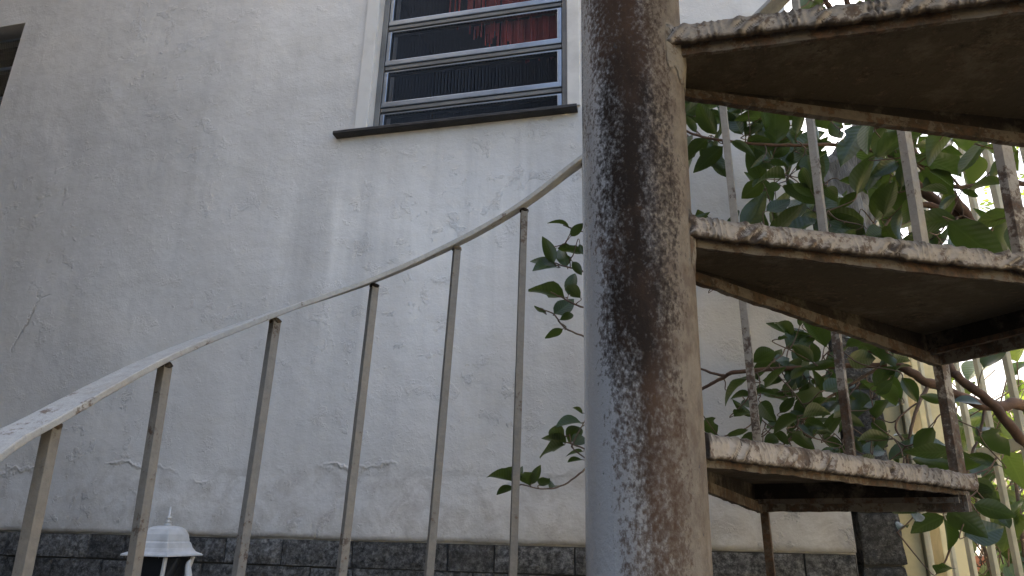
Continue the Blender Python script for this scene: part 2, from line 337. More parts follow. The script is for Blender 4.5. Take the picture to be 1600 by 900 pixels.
# main window: frame, sashes with ribbed panes
a, b, c, d = W1; y0 = .030
fr = MB()
fw_ = .020
for (p, q, r, s) in ((a + .001, a + fw_, c + .001, d - .001), (b - fw_, b - .001, c + .001, d - .001)): fr.box(p, q, y0, y0 + .05, hz(r), hz(s))
fr.box(a + fw_, b - fw_, y0, y0 + .05, hz(d) - .03, hz(d) - .001); fr.box(a + fw_, b - fw_, y0, y0 + .05, hz(c) + .001, hz(c) + .004)
win = fr.build('window', M['alug'], house, bevel=.002, label='aluminium jalousie window with ribbed glass panes')
zb = 1.304 - .164
ix0, ix1 = a + fw_ + .002, b - fw_ - .002
def sash(zlo, ht, x0, x1, yy, par, tilt=0):
    mb = MB(); st = .015
    hx = .5 * (x0 + x1); w2 = .5 * (x1 - x0)
    # profile rails, local frame centred on the sash
    mb.box(-w2, w2, -.012, .012, 0, .020); mb.box(-w2, w2, -.004, .012, ht - .008, ht)
    mb.box(-w2, -w2 + st, -.010, .011, .020, ht - .008); mb.box(w2 - st, w2, -.010, .011, .020, ht - .008)
    o = mb.build('sash', M['alu'], par, bevel=.003); o.location = (hx, yy, hz(zlo)); o.rotation_euler = (tilt, 0, 0)
    n = int((x1 - x0) / .012); vs = []; N = n * 8
    for i in range(N + 1):
        xx = -w2 + st + (2 * w2 - 2 * st) * i / N; dy = .0026 * math.cos(2 * math.pi * i / 8)
        vs += [(xx, dy, .019), (xx, dy, ht - .007)]
    q = MB().add(vs, [(2 * i, 2 * i + 2, 2 * i + 3, 2 * i + 1) for i in range(N)], True).build('pane', M['glass'], par, fixn=False); q.location = o.location; q.rotation_euler = o.rotation_euler
    return o
for k in range(7):
    z0 = zb + k * .164
    if k == 0:
        sash(1.192, .095, ix0, ix1, y0 + .012, win); continue
    if z0 + .142 > d: break
    sash(z0 + .0, .147, ix0, ix1, y0 + .012, win)
    tr = MB().box(ix0, ix1, y0 + .004, y0 + .045, hz(z0 - .0155), hz(z0 - .0015)).build('transom', M['alug'], win, bevel=.002)
# sill of dark slate
vs = []; n = 60; xs0, xs1 = -.992, -.206
for i in range(n + 1):
    xx = xs0 + (xs1 - xs0) * i / n; w = .0012 * noise.noise(Vector((xx * 25, 0, 0))); w2 = .0012 * noise.noise(Vector((xx * 25, 5, 0)))
    for (yy, zz) in ((.028, 1.2005), (-.026 + w, 1.199 + w2), (-.030 + w, 1.195 + w2), (-.030 + w2, 1.187 + w), (-.027, 1.184 + w2), (.0, 1.1835)): vs.append((xx, yy, hz(zz)))
sb = MB().add(vs, [(i * 6 + k, (i + 1) * 6 + k, (i + 1) * 6 + (k + 1) % 6, i * 6 + (k + 1) % 6) for i in range(n) for k in range(6)] + [tuple(range(6)), tuple(n * 6 + k for k in range(6))[::-1]])
sb.build('sill', M['slate'], win)
# painted band round the window
tb = MB(); bw = .046
for (p, q, r, s) in ((a - bw, a - .001, 1.204, d + .05), (b + .001, b + .040, 1.204, d + .05)): tb.box(p, q, -.009, .001, hz(r), hz(s))
tb.box(a - .001, b + .001, -.009, .001, hz(d) + .001, hz(d) + .05)
tb.build('window_surround', M['trim'], win, bevel=.003)
# room behind the panes, red curtain
rm = MB(); rx0, rx1, rz0, rz1, ry1 = -1.3, .2, .6, 2.7, 1.6
for q in ([(rx0, T, rz0), (rx0, ry1, rz0), (rx0, ry1, rz1), (rx0, T, rz1)], [(rx1, T, rz0), (rx1, ry1, rz0), (rx1, ry1, rz1), (rx1, T, rz1)], [(rx0, ry1, rz0), (rx1, ry1, rz0), (rx1, ry1, rz1), (rx0, ry1, rz1)],
          [(rx0, T, rz0), (rx1, T, rz0), (rx1, ry1, rz0), (rx0, ry1, rz0)], [(rx0, T, rz1), (rx1, T, rz1), (rx1, ry1, rz1), (rx0, ry1, rz1)]): rm.add([(x, y, hz(z)) for x, y, z in q], [(0, 1, 2, 3)])
rm.build('room', M['dark'], house, fixn=False)
cm = MB(); n = 110
for i in range(n):
    f = i / n; xx = -.66 + .415 * f; w = .415 / n
    if random.random() > .25 + 1.3 * f: continue
    dy = .072 + .008 * math.sin(i * .55) + .004 * math.sin(i * 1.7); zb_ = 1.66 - .20 * min(1, 1.5 * f) + random.uniform(-.035, .05) * (1.2 - f)
    cm.add([(xx, dy, hz(zb_)), (xx + w, dy + .003, hz(zb_)), (xx + w, dy + .003, hz(2.28)), (xx, dy, hz(2.28))], [(0, 1, 2, 3)])
cm.build('curtain', M['red'], win, fixn=False, label='red strip curtain behind the ribbed panes')

# second window at the far left: deep reveal, open louvres
a, b, c, d = W2; fr = MB(); y0 = .115
for (p, q, r, s) in ((a + .001, a + .03, c + .001, d - .001), (b - .022, b - .001, c + .001, d - .001), (a + .03, b - .022, d - .025, d - .001), (a + .03, b - .022, c + .001, c + .02)): fr.box(p, q, y0, y0 + .04, hz(r), hz(s))
win2 = fr.build('window', M['slate'], house, bevel=.002, label='recessed jalousie window with tilted open panes')
for k in range(3): sash(c + .03 + k * .145, .13, a + .032, b - .024, y0 - .015, win2, tilt=R_(24))
rm = MB(); rx0, rx1, rz0, rz1, ry1 = a - .3, b + .3, c - .5, d + .3, 1.6
for q in ([(rx0, T, rz0), (rx0, ry1, rz0), (rx0, ry1, rz1), (rx0, T, rz1)], [(rx1, T, rz0), (rx1, ry1, rz0), (rx1, ry1, rz1), (rx1, T, rz1)], [(rx0, ry1, rz0), (rx1, ry1, rz0), (rx1, ry1, rz1), (rx0, ry1, rz1)],
          [(rx0, T, rz0), (rx1, T, rz0), (rx1, ry1, rz0), (rx0, ry1, rz0)], [(rx0, T, rz1), (rx1, T, rz1), (rx1, ry1, rz1), (rx0, ry1, rz1)]): rm.add([(x, y, hz(z)) for x, y, z in q], [(0, 1, 2, 3)])
rm.build('room', M['dark'], house, fixn=False)

# unseen house added behind the camera, shades the yard from the south and west
nb = empty('added_shade_house', WMAT @ Vector((-1.5, -4.25, GZ)), -WA, 'grey rendered house, unseen, added to shade the narrow yard', 'house'); nb['kind'] = 'thing'
nm = wall_with_holes([-4.0, -1.6, -.6, .4], [GZ, 0, 1.2, 6.6], [(-1.6, -.6, 0, 1.2)], 2.2, 2.05)
nm.add([(.4, 2.2, 0), (.4, -1, 0), (.4, -1, hz(6.6)), (.4, 2.2, hz(6.6))], [(0, 1, 2, 3)]); nm.add([(-4, 2.2, 0), (-4, -1, 0), (-4, -1, hz(6.6)), (-4, 2.2, hz(6.6))], [(0, 1, 2, 3)])
nm.build('wall', M['render'], nb, fixn=False)
MB().box(-1.6, -.6, 2.06, 2.09, hz(0), hz(1.2)).build('window', M['smoked'], nb); MB().prism([(-4.2, -1), (.5, -1), (.5, 2.3), (-4.2, 2.3)], hz(6.6) + .002, hz(6.72)).build('roof', M['roof'], nb)
yw = empty('added_shade_wall', WMAT @ Vector((-3.4, 0, GZ)), -WA, 'tall grey wall, unseen, added to darken the yard on the left', 'wall'); yw['kind'] = 'thing'  # unseen wall added to cut the light from the left
MB().box(-.15, 0, -2.45, -.002, 0, hz(4.4)).build('panel', M['render'], yw); MB().box(-.18, .03, -2.46, -.003, hz(4.4) + .002, hz(4.46)).build('coping', M['render'], yw)
gw = empty('added_bounce_wall', (2.3, -3.0, GZ), R_(-8), 'cream painted wall in the sun, unseen, added to bounce warm light', 'wall'); gw['kind'] = 'thing'  # unseen sunlit wall added to bounce warm light onto the stair
MB().box(0, 6.0, -.08, .08, 0, 2.5).build('panel', M['cream'], gw); MB().box(-.03, 6.03, -.11, .11, 2.502, 2.56).build('coping', M['render'], gw)
# ------------------------------------------------------------------ stone gate pillar and cream jamb at the house corner
pil = empty('stone_pillar', WMAT @ Vector((.46, .06, GZ)), -WA, 'narrow pillar of rough grey stone blocks with slanting top at the house corner', 'pillar')
def rough_block(x0, x1, y0, y1, z0, z1, slant=0, amp=.006, nseg=7):
    b = bmesh.new(); bmesh.ops.create_cube(b, size=1); bmesh.ops.subdivide_edges(b, edges=b.edges[:], cuts=nseg, use_grid_fill=True); sd = random.random() * 90
    for v in b.verts:
        u = v.co.copy(); v.co = Vector((x0 + (u.x + .5) * (x1 - x0), y0 + (u.y + .5) * (y1 - y0), z0 + (u.z + .5) * (z1 - z0)))
        if slant: v.co.z += slant * (u.x) * (u.z + .5)
        q = v.co * 22 + Vector((sd, 0, 0)); cn = sum(abs(k) > .49 for k in u)
        v.co += Vector((noise.noise(q), noise.noise(q + Vector((9, 0, 0))), noise.noise(q + Vector((0, 9, 0))))) * amp - Vector((u.x * (x1 - x0), u.y * (y1 - y0), u.z * (z1 - z0))) * (.05 if cn >= 2 else 0)
    m = bpy.data.meshes.new('block'); b.to_mesh(m); b.free(); return m
MB().box(-.038, .038, -.05, .05, 0, 1.9).build('core', M['mortar'], pil)
z = 0; zs = [0, .23, .46, .68, .88, 1.06, 1.155, 1.27, 1.41, 1.56, 1.70, 1.86]
for i, (z0, z1) in enumerate(zip(zs, zs[1:])):
    w0 = random.uniform(-.004, .004); m = rough_block(-.045 + w0, .045 + w0, -.06, .06, z0 + .0015, z1 - .0015); m.materials.append(M['pstone'])
    o = bpy.data.objects.new('block', m); link(o, pil)
m = rough_block(-.040, .075, -.055, .055, 1.863, 2.19, slant=.13, amp=.012, nseg=10); m.materials.append(M['gbark'])
o = bpy.data.objects.new('cap_stone', m); link(o, pil); o['label'] = 'pale streaked top block with a slanting top'
jb = empty('gate_jamb', WMAT @ Vector((.56, .12, GZ)), -WA, 'cream painted door jamb beside the stone pillar', 'jamb')
MB().box(-.035, .012, -.02, .04, 0, 1.78).build('jamb_panel', M['cream'], jb, bevel=.004); MB().box(.013, .024, -.035, .02, 0, 1.78).build('stop_strip', M['fence'], jb, bevel=.002)

# ------------------------------------------------------------------ fence at right, square to the house
fdir = -WN; frt = WU; FL = .75
fence = empty('metal_fence', (CAM + frt * FL + fdir * 2.0) * 1.0, 0, 'cream flat bar metal fence at the right behind the stair', 'fence')
fence.location.z = GZ; fence.rotation_euler.z = -WA
barm = MB().box(-.005, .005, -.013, .013, .08, 2.68).build('bar', M['fence'], fence, bevel=.0015)
tl = [.75 * q for q in (3.643, 3.431, 3.181, 2.980, 2.785, 2.612)]; tl = [tl[0] + .155 * k for k in range(7, 0, -1)] + tl + [tl[-1] - .15 * k for k in range(1, 8)]
for i, t in enumerate(tl):
    o = barm if i == 0 else barm.copy()
    if i: link(o, fence)
    o.location = (random.uniform(-.002, .002), t - 2.0, 0); o.rotation_euler = (random.uniform(-.006, .006), random.uniform(-.004, .004), random.uniform(-.1, .1))
for z in (.22, 1.425, 2.60): MB().box(.0055, .0135, min(tl) - 2.05, max(tl) - 1.95, z - .014, z + .014).build('rail', M['fence'], fence, bevel=.0015)
for t in (min(tl) - .05, max(tl) + .06): MB().box(-.03, .03, t - 2.03, t - 1.97, 0, 2.75).build('post', M['fence'], fence, bevel=.003)

# ------------------------------------------------------------------ spiral staircase
H = .10852; ZT3 = .0867; ZR = .10132
st = empty('spiral_staircase', (0, 0, GZ), 0, 'weathered white spiral staircase with rusty wedge treads round a stained pole', 'staircase')
def S(v): return (v[0], v[1], v[2] - GZ)
prof = [(.057, z) for z in np.linspace(0, 4.2, 60)]
col = MB().lathe(prof, 96).lathe([(.001, 4.2), (.057, 4.2)], 96); 
col.v = [(x + .0026 * (z + GZ), y - .02186 * (z + GZ), z) for x, y, z in col.v]
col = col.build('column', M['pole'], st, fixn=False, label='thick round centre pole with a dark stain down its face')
col.data.transform(Matrix.Translation((0, 0, GZ))); col.location.z = -GZ      # object coordinates carry world height
KA = {0: 169.05, 1: 155.9, 2: 141.35, 3: 126.1, 4: 112.4, 5: 99.8, 6: 88.0, 7: 74.8, 8: 61.9, 9: 48.3, 10: 34.8, 11: 22.2}
for k in range(12, 24): KA[k] = 22.2 - 12.9 * (k - 11)
for k in range(-6, 0): KA[k] = 169.05 - 13.2 * k
def noise1(*a): return noise.noise(Vector(a))
def make_tread(k, detail=True):
    """wedge tread whose front edge points to baluster k and rear edge to baluster k-2; apex at the pole"""
    zt = ZT3 + (k - 10) * H; af, ab = R_(KA[k]), R_(KA[k - 2])
    Ro = RAD - .004; sd = k * 3.7
    def edge(ang, side):
        d = Vector((math.cos(ang), math.sin(ang), 0)); p = Vector((-d.y, d.x, 0))      # p: towards the rear (ccw)
        return Vector((0, 0, 0)) + d * .040 + p * (-.036 if side == 'f' else .036), d * Ro + p * (-.006 if side == 'f' else .006)
    f0, f1 = edge(af, 'f'); b0, b1 = edge(ab, 'b')
    th = .004; dep = .046
    pl = MB().prism([(q.x, q.y) for q in (f0, f1, b1, b0)], zt - th - GZ, zt - GZ)
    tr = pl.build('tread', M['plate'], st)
    # nosing: chequer plate edge rolled over the front
    d = (f1 - f0); L = d.length; d.normalize(); o_ = Vector((d.y, -d.x, 0))            # o_: outwards (front)
    N = int(L / .0017) if detail else 40; pr = []
    hN = .0185
    prof = [(-.030, .0035), (-.012, .0045), (.004, .0045), (.0085, .0025), (.0105, -.003)] + [(.0105, -.003 - (hN - .005) * j / 12) for j in range(1, 13)] + [(.0085, -hN - .001), (.004, -hN - .001), (.002, -hN + .003)]
    npf = len(prof); vs = []; gv = []
    for i in range(N + 1):
        s = L * i / N
        for j, (o, zz) in enumerate(prof):
            h = gg = pit = 0; wear = 1
            if 2 <= j <= 16:
                v = -zz
                ws = s + .003 * noise1(s * 14, sd, 0) + .0010 * noise1(s * 60, v * 40, sd)
                ph = ws / .082 + sd * .37; fr = ph % 1; cell = math.floor(ph)
                if fr < .58: u = ws + (1.0 + .5 * noise1(cell * 3.1, sd, 1)) * v * (1 if cell % 3 else 1.4); w = .5 + .5 * math.sin(2 * math.pi * u / .019); h = w ** 1.6 * .0042 * max(0, min(1, fr * 7, (.58 - fr) * 7)); gg = max(0, 1 - abs(w - .12) / .22) * min(1, fr * 7, (.58 - fr) * 7)
                else: u = ws - .15 * v; w = .5 + .5 * math.sin(2 * math.pi * u / .0075); h = w ** 1.8 * .0028 * max(0, min(1, (fr - .58) * 7, (1 - fr) * 7)); gg = max(0, 1 - abs(w - .15) / .25) * .8 * min(1, (fr - .58) * 7, (1 - fr) * 7)
                wear = max(.15, min(1.15, .8 + 1.2 * noise1(s * 24, v * 40, sd + 2))); h *= wear
                h += .0010 * noise1(s * 45, v * 60, sd + 5) + .0007 * noise1(s * 150, v * 160, sd) + .0005 * noise1(s * 330, v * 330, sd)
                pit = max(0, noise1(s * 38, v * 55, sd + 9) - .40) * 4; h -= .004 * pit
            gv.append(max(0., min(1., gg * 1.05 * wear + pit)) if 2 <= j <= 16 else (.9 if j > 16 else .35))
            rag = 0
            if j >= 15: rag = .0022 * noise1(s * 75, sd, 2) + .0016 * noise1(s * 220, sd, 3) + (.006 * max(0, noise1(s * 24, sd, 8) - .35))
            wv = .0018 * noise1(s * 6, sd, 1)
            vs.append(S(f0 + d * s + o_ * (o + h) + Vector((0, 0, zt + zz + rag + wv + (.35 * h if j < 4 else 0)))))
    fs = [(i * npf + j, (i + 1) * npf + j, (i + 1) * npf + j + 1, i * npf + j + 1) for i in range(N) for j in range(npf - 1)]
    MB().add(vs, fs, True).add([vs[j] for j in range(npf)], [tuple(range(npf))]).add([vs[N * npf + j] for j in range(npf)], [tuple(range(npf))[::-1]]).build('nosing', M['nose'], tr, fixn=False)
    nm_ = tr.children[0].data; at_ = nm_.attributes.new('groove', 'FLOAT', 'POINT'); gv += [.5] * (len(nm_.vertices) - len(gv)); at_.data.foreach_set('value', gv)
    def flange(p, q, inw, top, dp, name, mat, tk=.0045, top0=None, dp0=None):
        dd = (q - p); LL = dd.length; dd.normalize(); n = max(24, int(LL / .006)) if detail else 8; vs = []
        for i in range(n + 1):
            s = LL * i / n; f_ = i / n; top_, dp_ = (top, dp) if top0 is None else (top0 + (top - top0) * f_, dp0 + (dp - dp0) * f_); r1 = .0016 * noise1(s * 45, sd, p.x * 50) + .001 * noise1(s * 140, sd, 3); r2 = .0008 * noise1(s * 60, sd, 6)
            for (oo, zz) in ((0, top_), (r2, top_ - dp_ * .5), (.0, top_ - dp_ + r1), (tk, top_ - dp_ + r1), (tk + r2, top_ - dp_ * .5), (tk, top_)): vs.append(S(p + dd * s + inw * oo + Vector((0, 0, zt + zz))))
        fs = [(i * 6 + j, (i + 1) * 6 + j, (i + 1) * 6 + (j + 1) % 6, i * 6 + (j + 1) % 6) for i in range(n) for j in range(6)] + [tuple(range(6)), tuple(n * 6 + j for j in range(6))[::-1]]
        return MB().add(vs, fs).build(name, mat, tr)
    db = (b1 - b0).normalized(); inb = Vector((db.y, -db.x, 0)); inf = -o_
    flange(f0 + inf * .004, f1 + inf * .004 - d * .006, inf, -th - .0005, .0215, 'front_flange', M['ffl'], .005)
    flange(b0 + inb * .0005, b1 + inb * .0005 - db * .006, inb, -th - .0005, dep - .012, 'rear_flange', M['rust_shade'], .004, -th - .0005, .0035)  # near-black colour paints the deep shade under the tread
    flange(b0 + inb * .0002, b1 + inb * .0002 - db * .006, inb, -dep + .0115, .0165, 'rear_lip', M['ffl'], .009, -.0065, .0115)
    e = (b1 - f1).normalized(); ino = Vector((-e.y, e.x, 0)); 
    flange(f1 - d * .001 + inf * .010 + ino * .026, b1 + inb * .010 + ino * .026, ino, -th - .0005, dep * .55, 'outer_flange', M['rust_shade'])  # same near-black paints the shade inside the outer end
    flange(f1 - d * .001 + inf * .010 + ino * .0255, b1 + inb * .010 + ino * .0255, ino, -th - dep * .55, .008, 'outer_lip', M['ffl'], .008)
    flange(f1 + inf * .004, b1 + inb * .008, ino, -th - .020, dep - .021, 'outer_string', M['flange'], .006)
    aa = [af - .75 + (ab - af + 1.5) * i / 20 for i in range(21)]; vs = []
    for i, q in enumerate(aa):
        for (r, zz) in ((.0572, .010), (.0605, .006), (.0612, -.004), (.0602, -.030), (.0572, -.050)):
            r2_ = max(.0571, r + .0012 * noise1(q * 9, zz * 80, sd) - .004 * (abs(i - 10) / 10) ** 4); zc = zt - GZ
            vs.append((r2_ * math.cos(q) + .0026 * zt, r2_ * math.sin(q) - .02186 * zt, zc + zz * (1 + .5 * noise1(q * 7, sd, zz * 50))))
    MB().add(vs, [(i * 5 + j, (i + 1) * 5 + j, (i + 1) * 5 + j + 1, i * 5 + j + 1) for i in range(20) for j in range(4)], True).build('weld_bead', M['flange'], tr, fixn=False)
    return tr
for k in (10, 12, 14, 16, 18, 8, 6, 4, 2, 0): make_tread(k, k in (10, 12, 14))

# balusters: flat bars 25 x 11 mm, radial
def seat(px0, px1):
    out = []
    for (x, y) in (px0, px1): out.append(at(x, y, tcyl(x, y)))
    return out
BL = {0: ((82, 667), (34, 900)), 1: ((258, 572), (207, 900)), 2: ((430, 503), (372, 900)), 3: ((585, 448), (533, 900)), 4: ((714, 390), (670, 900)), 5: ((819, 330), (801, 900)),
      8: ((1130, 170), (1203, 880)), 9: ((1263, 165), (1330, 715)), 10: ((1410, 190), (1497, 740)), 11: ((1562, 205), (1592, 370))}
railpts = {}
for k in range(0, 16):
    zr = ZR + k * H
    if k in BL:
        P, Q = seat(*BL[k]); dd = (P - Q) / (P.z - Q.z)
    else:
        a = R_(KA[k]); P = Vector((RAD * math.cos(a), RAD * math.sin(a), 0)); dd = Vector((0, 0, 1))
    ztp = P.z if k < 6 else zr
    kf = k if k % 2 == 0 else k + 1                      # tread this bar stands on
    zbot = ZT3 + (kf - 10) * H - .048
    top = P + dd * (ztp - P.z); bot = P + dd * (zbot - P.z); railpts[k] = top
    a = math.atan2(top.y, top.x); rd = Vector((math.cos(a), math.sin(a), 0)); tg = Vector((-rd.y, rd.x, 0)); n = 26; vs = []
    for i in range(n + 1):
        p = bot + (top - bot) * i / n
        rw = (.0115 if k in (10, 11) else .0068) * (1 + .03 * noise1(p.z * 20, k, 0)); tw = .0068 * (1 + .06 * noise1(p.z * 30, k, 3))
        vs += [S(p + rd * x * rw + tg * y * tw) for x, y in ((-1, -1), (1, -1), (1, 1), (-1, 1))]
    fs = [(i * 4 + j, i * 4 + (j + 1) % 4, (i + 1) * 4 + (j + 1) % 4, (i + 1) * 4 + j) for i in range(n) for j in range(4)] + [(3, 2, 1, 0), (n * 4, n * 4 + 1, n * 4 + 2, n * 4 + 3)]
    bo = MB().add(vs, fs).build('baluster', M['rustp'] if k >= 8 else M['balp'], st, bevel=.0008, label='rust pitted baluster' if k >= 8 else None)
    b = bmesh.new(); bmesh.ops.create_icosphere(b, subdivisions=2, radius=1)
    for v in b.verts: v.co = Vector(S(top)) + Vector((0, 0, .001)) + (rd * v.co.x * 1.35 + tg * v.co.y * 1.3) * .0075 + Vector((0, 0, v.co.z * .006)) + Vector((noise1(v.co.x * 2 + k, v.co.y * 2, v.co.z * 2),) * 3) * .0018
    wm = bpy.data.meshes.new('weld'); b.to_mesh(wm); b.free(); wm.materials.append(M['rust_shade'] if k % 2 else M['flange']); link(bpy.data.objects.new('weld', wm), bo)
# handrail: flat bar
a = R_(176.5); pts = [Vector((RAD * math.cos(R_(190)), RAD * math.sin(R_(190)), -.085)), Vector((RAD * math.cos(a), RAD * math.sin(a), .043))] + [railpts[k] for k in range(16)]
pts = catmull(pts, 14); vs = []; n = len(pts)
for i, p in enumerate(pts):
    rd = Vector((p.x, p.y, 0)).normalized(); t = (pts[min(i + 1, n - 1)] - pts[max(i - 1, 0)]).normalized(); up = t.cross(rd).normalized()
    if up.z < 0: up = -up
    e = i * .02; j = lambda q: .0004 * noise1(i * .6, q, 0) + .0005 * noise1(i * .13, q, 4)
    wv = .0225
    for (x, z) in ((-wv, .0018), (-wv + .001, .003), (wv - .001, .003), (wv, .0018), (wv, -.0045), (wv - .001, -.0058), (-wv + .001, -.0058), (-wv, -.0045)):
        vs.append(S(p + rd * (x + j(x * 300)) + up * (z + .014 + j(z * 900 + 3))))
MB().add(vs, [(i * 8 + k, i * 8 + (k + 1) % 8, (i + 1) * 8 + (k + 1) % 8, (i + 1) * 8 + k) for i in range(n - 1) for k in range(8)] + [tuple(range(8))[::-1], tuple((n - 1) * 8 + k for k in range(8))]).build('handrail', M['railp'], st, label='flat white handrail climbing from left to right')

# ------------------------------------------------------------------ garden lantern
lc = at(254, 866, 1.5); lan = empty('garden_lantern', (lc.x, lc.y, GZ), R_(-14), 'white post lantern with bell shaped cap and dark panes by the wall', 'lantern')
LZ = lc.z - GZ
r2 = math.sqrt(2)
cp = MB(); prof = [(.0815, -.002), (.0805, .001), (.066, .006), (.058, .014), (.0535, .024), (.050, .0262), (.0495, .030), (.046, .041), (.038, .051), (.030, .0555), (.016, .058), (.0005, .0585)]
cp.lathe(prof, 4, False, rot=R_(45)); cp.lathe([(.0005, -.003), (.080, -.003), (.0815, -.002)], 4, False, rot=R_(45))
cp.v = [(x, y, z + LZ) for x, y, z in cp.v]; cp.build('cap', M['white'], lan, bevel=.0012)
fn = MB().lathe([(.001, .0975), (.0022, .094), (.0022, .078), (.0062, .076), (.0062, .0735), (.003, .072), (.003, .069), (.0068, .067), (.0068, .0655), (.0035, .064), (.0075, .0615), (.0078, .0585)], 20); fn.v = [(x, y, z + LZ) for x, y, z in fn.v]; fn.build('finial', M['white'], lan)
bot = .05; tp = .062; hgt = .13
fb = MB()
for k in range(4):
    th = R_(45) + k * math.pi / 2; a = Vector((tp * math.cos(th), tp * math.sin(th), LZ - .004)); b = Vector((bot * .72 * math.cos(th), bot * .72 * math.sin(th), LZ - hgt)); fb.tube([a, b], .0045, 6, False)
fb.build('frame', M['white'], lan)
for k in range(4):
    q = []
    for kk, r, z in ((k, tp - .004, -.006), (k + 1, tp - .004, -.006), (k + 1, bot * .72 - .003, -hgt), (k, bot * .72 - .003, -hgt)):
        th = R_(45) + kk * math.pi / 2; q.append((r * math.cos(th), r * math.sin(th), LZ + z))
    MB().add(q, [(0, 1, 2, 3)]).build('pane', M['smoked'], lan, fixn=False)
bs = MB().lathe([(.03, -hgt - .035), (.04, -hgt - .02), (.048, -hgt - .004), (.046, -hgt + .002), (.001, -hgt + .002)], 24); bs.v = [(x, y, z + LZ) for x, y, z in bs.v]; bs.build('base', M['white'], lan)
MB().lathe([(.022, 0), (.022, LZ - hgt - .03)], 20).build('post', M['white'], lan)
# scrolled leaf ornament on the right of the frame
vr = Matrix.Rotation(R_(14), 3, 'Z') @ Vector((1, 0.1, 0)).normalized()
sc_ = [Vector((0, 0, LZ)) + vr * x + Vector((0, 0, z)) for x, z in ((.060, -.010), (.056, -.02), (.060, -.04), (.066, -.07), (.052, -.105), (.035, -.14))]
MB().tube(catmull(sc_, 5), [.002 + .006 * math.sin(math.pi * i / 25) for i in range(26)], 6).build('scroll', M['white'], lan)

# ------------------------------------------------------------------ shrub tree with glossy leaves
def leaf_mesh(name, mat, wid=.22, curl=.12, fold=.12, nl=7, wave=.0, bite=None):
    vs = []; fs = []
    for i in range(nl + 1):
        t = i / nl; w = wid * (math.sin(math.pi * min(1, t ** .85)) ** .75) * (1.04 - .12 * t) if 0 < i < nl else .012
        zc = -curl * (t - .3) ** 2 * 2
        for j in (-2, -1, 0, 1, 2):
            x = j / 2 * w
            if bite and (i, j) in bite: x *= .55
            vs.append((x, t, zc + fold * abs(j / 2) ** 1.3 * w * 2 * .5 + wave * math.sin(t * 9 + j) * abs(j) * .02))
    for i in range(nl):
        for j in range(4): fs.append((i * 5 + j, i * 5 + j + 1, (i + 1) * 5 + j + 1, (i + 1) * 5 + j))
    m = MB().add(vs, fs, True).mesh(name, mat); return m
LV = [leaf_mesh('leaf', M['leaf'], .25, .10, .3), leaf_mesh('leaf', M['leaf'], .27, .2, .5), leaf_mesh('leaf', M['leaf'], .23, -.08, .25, wave=.6), leaf_mesh('leaf', M['leaf'], .28, .15, .4, wave=.8, bite=((3, 2), (4, 2))), leaf_mesh('leaf', M['leaf'], .18, .3, .6)]
LY = [leaf_mesh('leaf', M['leafy'], .29, .15, .3), leaf_mesh('leaf', M['leafy'], .26, .3, .5, wave=.7), leaf_mesh('leaf', M['leafy'], .32, .05, .25)]
trunk_base = at(1520, 690, 1.55)
tree = empty('shrub_tree', (trunk_base.x + .25, trunk_base.y + .1, GZ), 0, 'glossy dark leaved shrub tree with red brown branches behind the stair treads', 'tree')
TB = Vector(tree.location)
def toL(v): return v - TB
nodes = []      # samples of branches for twig connection
def branch(pts, r0, r1, mat='branch', name='branch', n=10):
    P = catmull([at(x, y, t) for x, y, t in pts], n); k = len(P)
    P = [p + Vector((noise1(i * .35, r0 * 900, 0), noise1(i * .35, r0 * 900, 5), noise1(i * .35, r0 * 900, 9))) * r0 * .5 for i, p in enumerate(P)]
    nodes.extend(P)
    MB().tube([toL(p) for p in P], [r0 + (r1 - r0) * i / (k - 1) * 1.0 + r0 * .1 * noise1(i * .6, r0 * 500, 2) for i in range(k)], 9).build(name, M[mat], tree, fixn=False)
MB().tube([toL(p) for p in catmull([Vector((TB.x, TB.y, GZ - .02)), Vector((TB.x + .02, TB.y, -.9)), Vector((TB.x - .02, TB.y - .05, -.45)), at(1640, 700, 1.5)], 8)], [.045 - .0012 * i for i in range(25)], 12).build('trunk', M['branch'], tree, fixn=False)
branch([(1640, 700, 1.50), (1600, 634, 1.45), (1540, 632, 1.42), (1460, 602, 1.40), (1408, 572, 1.41), (1358, 545, 1.44)], .013, .007)
branch([(1385, 570, 1.42), (1264, 574, 1.46), (1153, 581, 1.48), (1130, 590, 1.50), (1092, 610, 1.52)], .0055, .0035)
branch([(1135, 588, 1.50), (1110, 582, 1.5), (1085, 572, 1.52)], .0035, .002)
branch([(1640, 720, 1.48), (1600, 690, 1.34), (1546, 628, 1.31), (1498, 590, 1.33), (1478, 560, 1.36), (1440, 470, 1.42)], .011, .006)
branch([(1640, 700, 1.50), (1600, 480, 1.45), (1520, 350, 1.42), (1480, 300, 1.42), (1432, 245, 1.44), (1400, 180, 1.46), (1350, 60, 1.50), (1315, -20, 1.52)], .013, .005)
branch([(1525, 360, 1.42), (1460, 315, 1.46), (1412, 262, 1.48), (1380, 215, 1.5), (1362, 170, 1.5), (1310, 45, 1.52), (1285, -10, 1.52)], .012, .005)
branch([(1500, 335, 1.43), (1440, 320, 1.44), (1400, 330, 1.43)], .008, .005)
branch([(1366, 236, 1.50), (1298, 226, 1.5), (1215, 227, 1.5), (1112, 217, 1.52), (1060, 200, 1.54)], .0045, .0025)
branch([(1660, 300, 1.4), (1600, 287, 1.38), (1567, 283, 1.38), (1501, 292, 1.40), (1458, 278, 1.42)], .006, .004)
branch([(1500, 292, 1.40), (1465, 240, 1.40), (1520, 170, 1.38)], .0025, .0015, 'twig')
branch([(1600, 325, 1.38), (1560, 350, 1.38), (1530, 380, 1.38)], .004, .003, 'twig')
branch([(1452, 600, 1.40), (1432, 640, 1.36), (1418, 700, 1.34), (1420, 745, 1.34)], .004, .0022, 'twig')
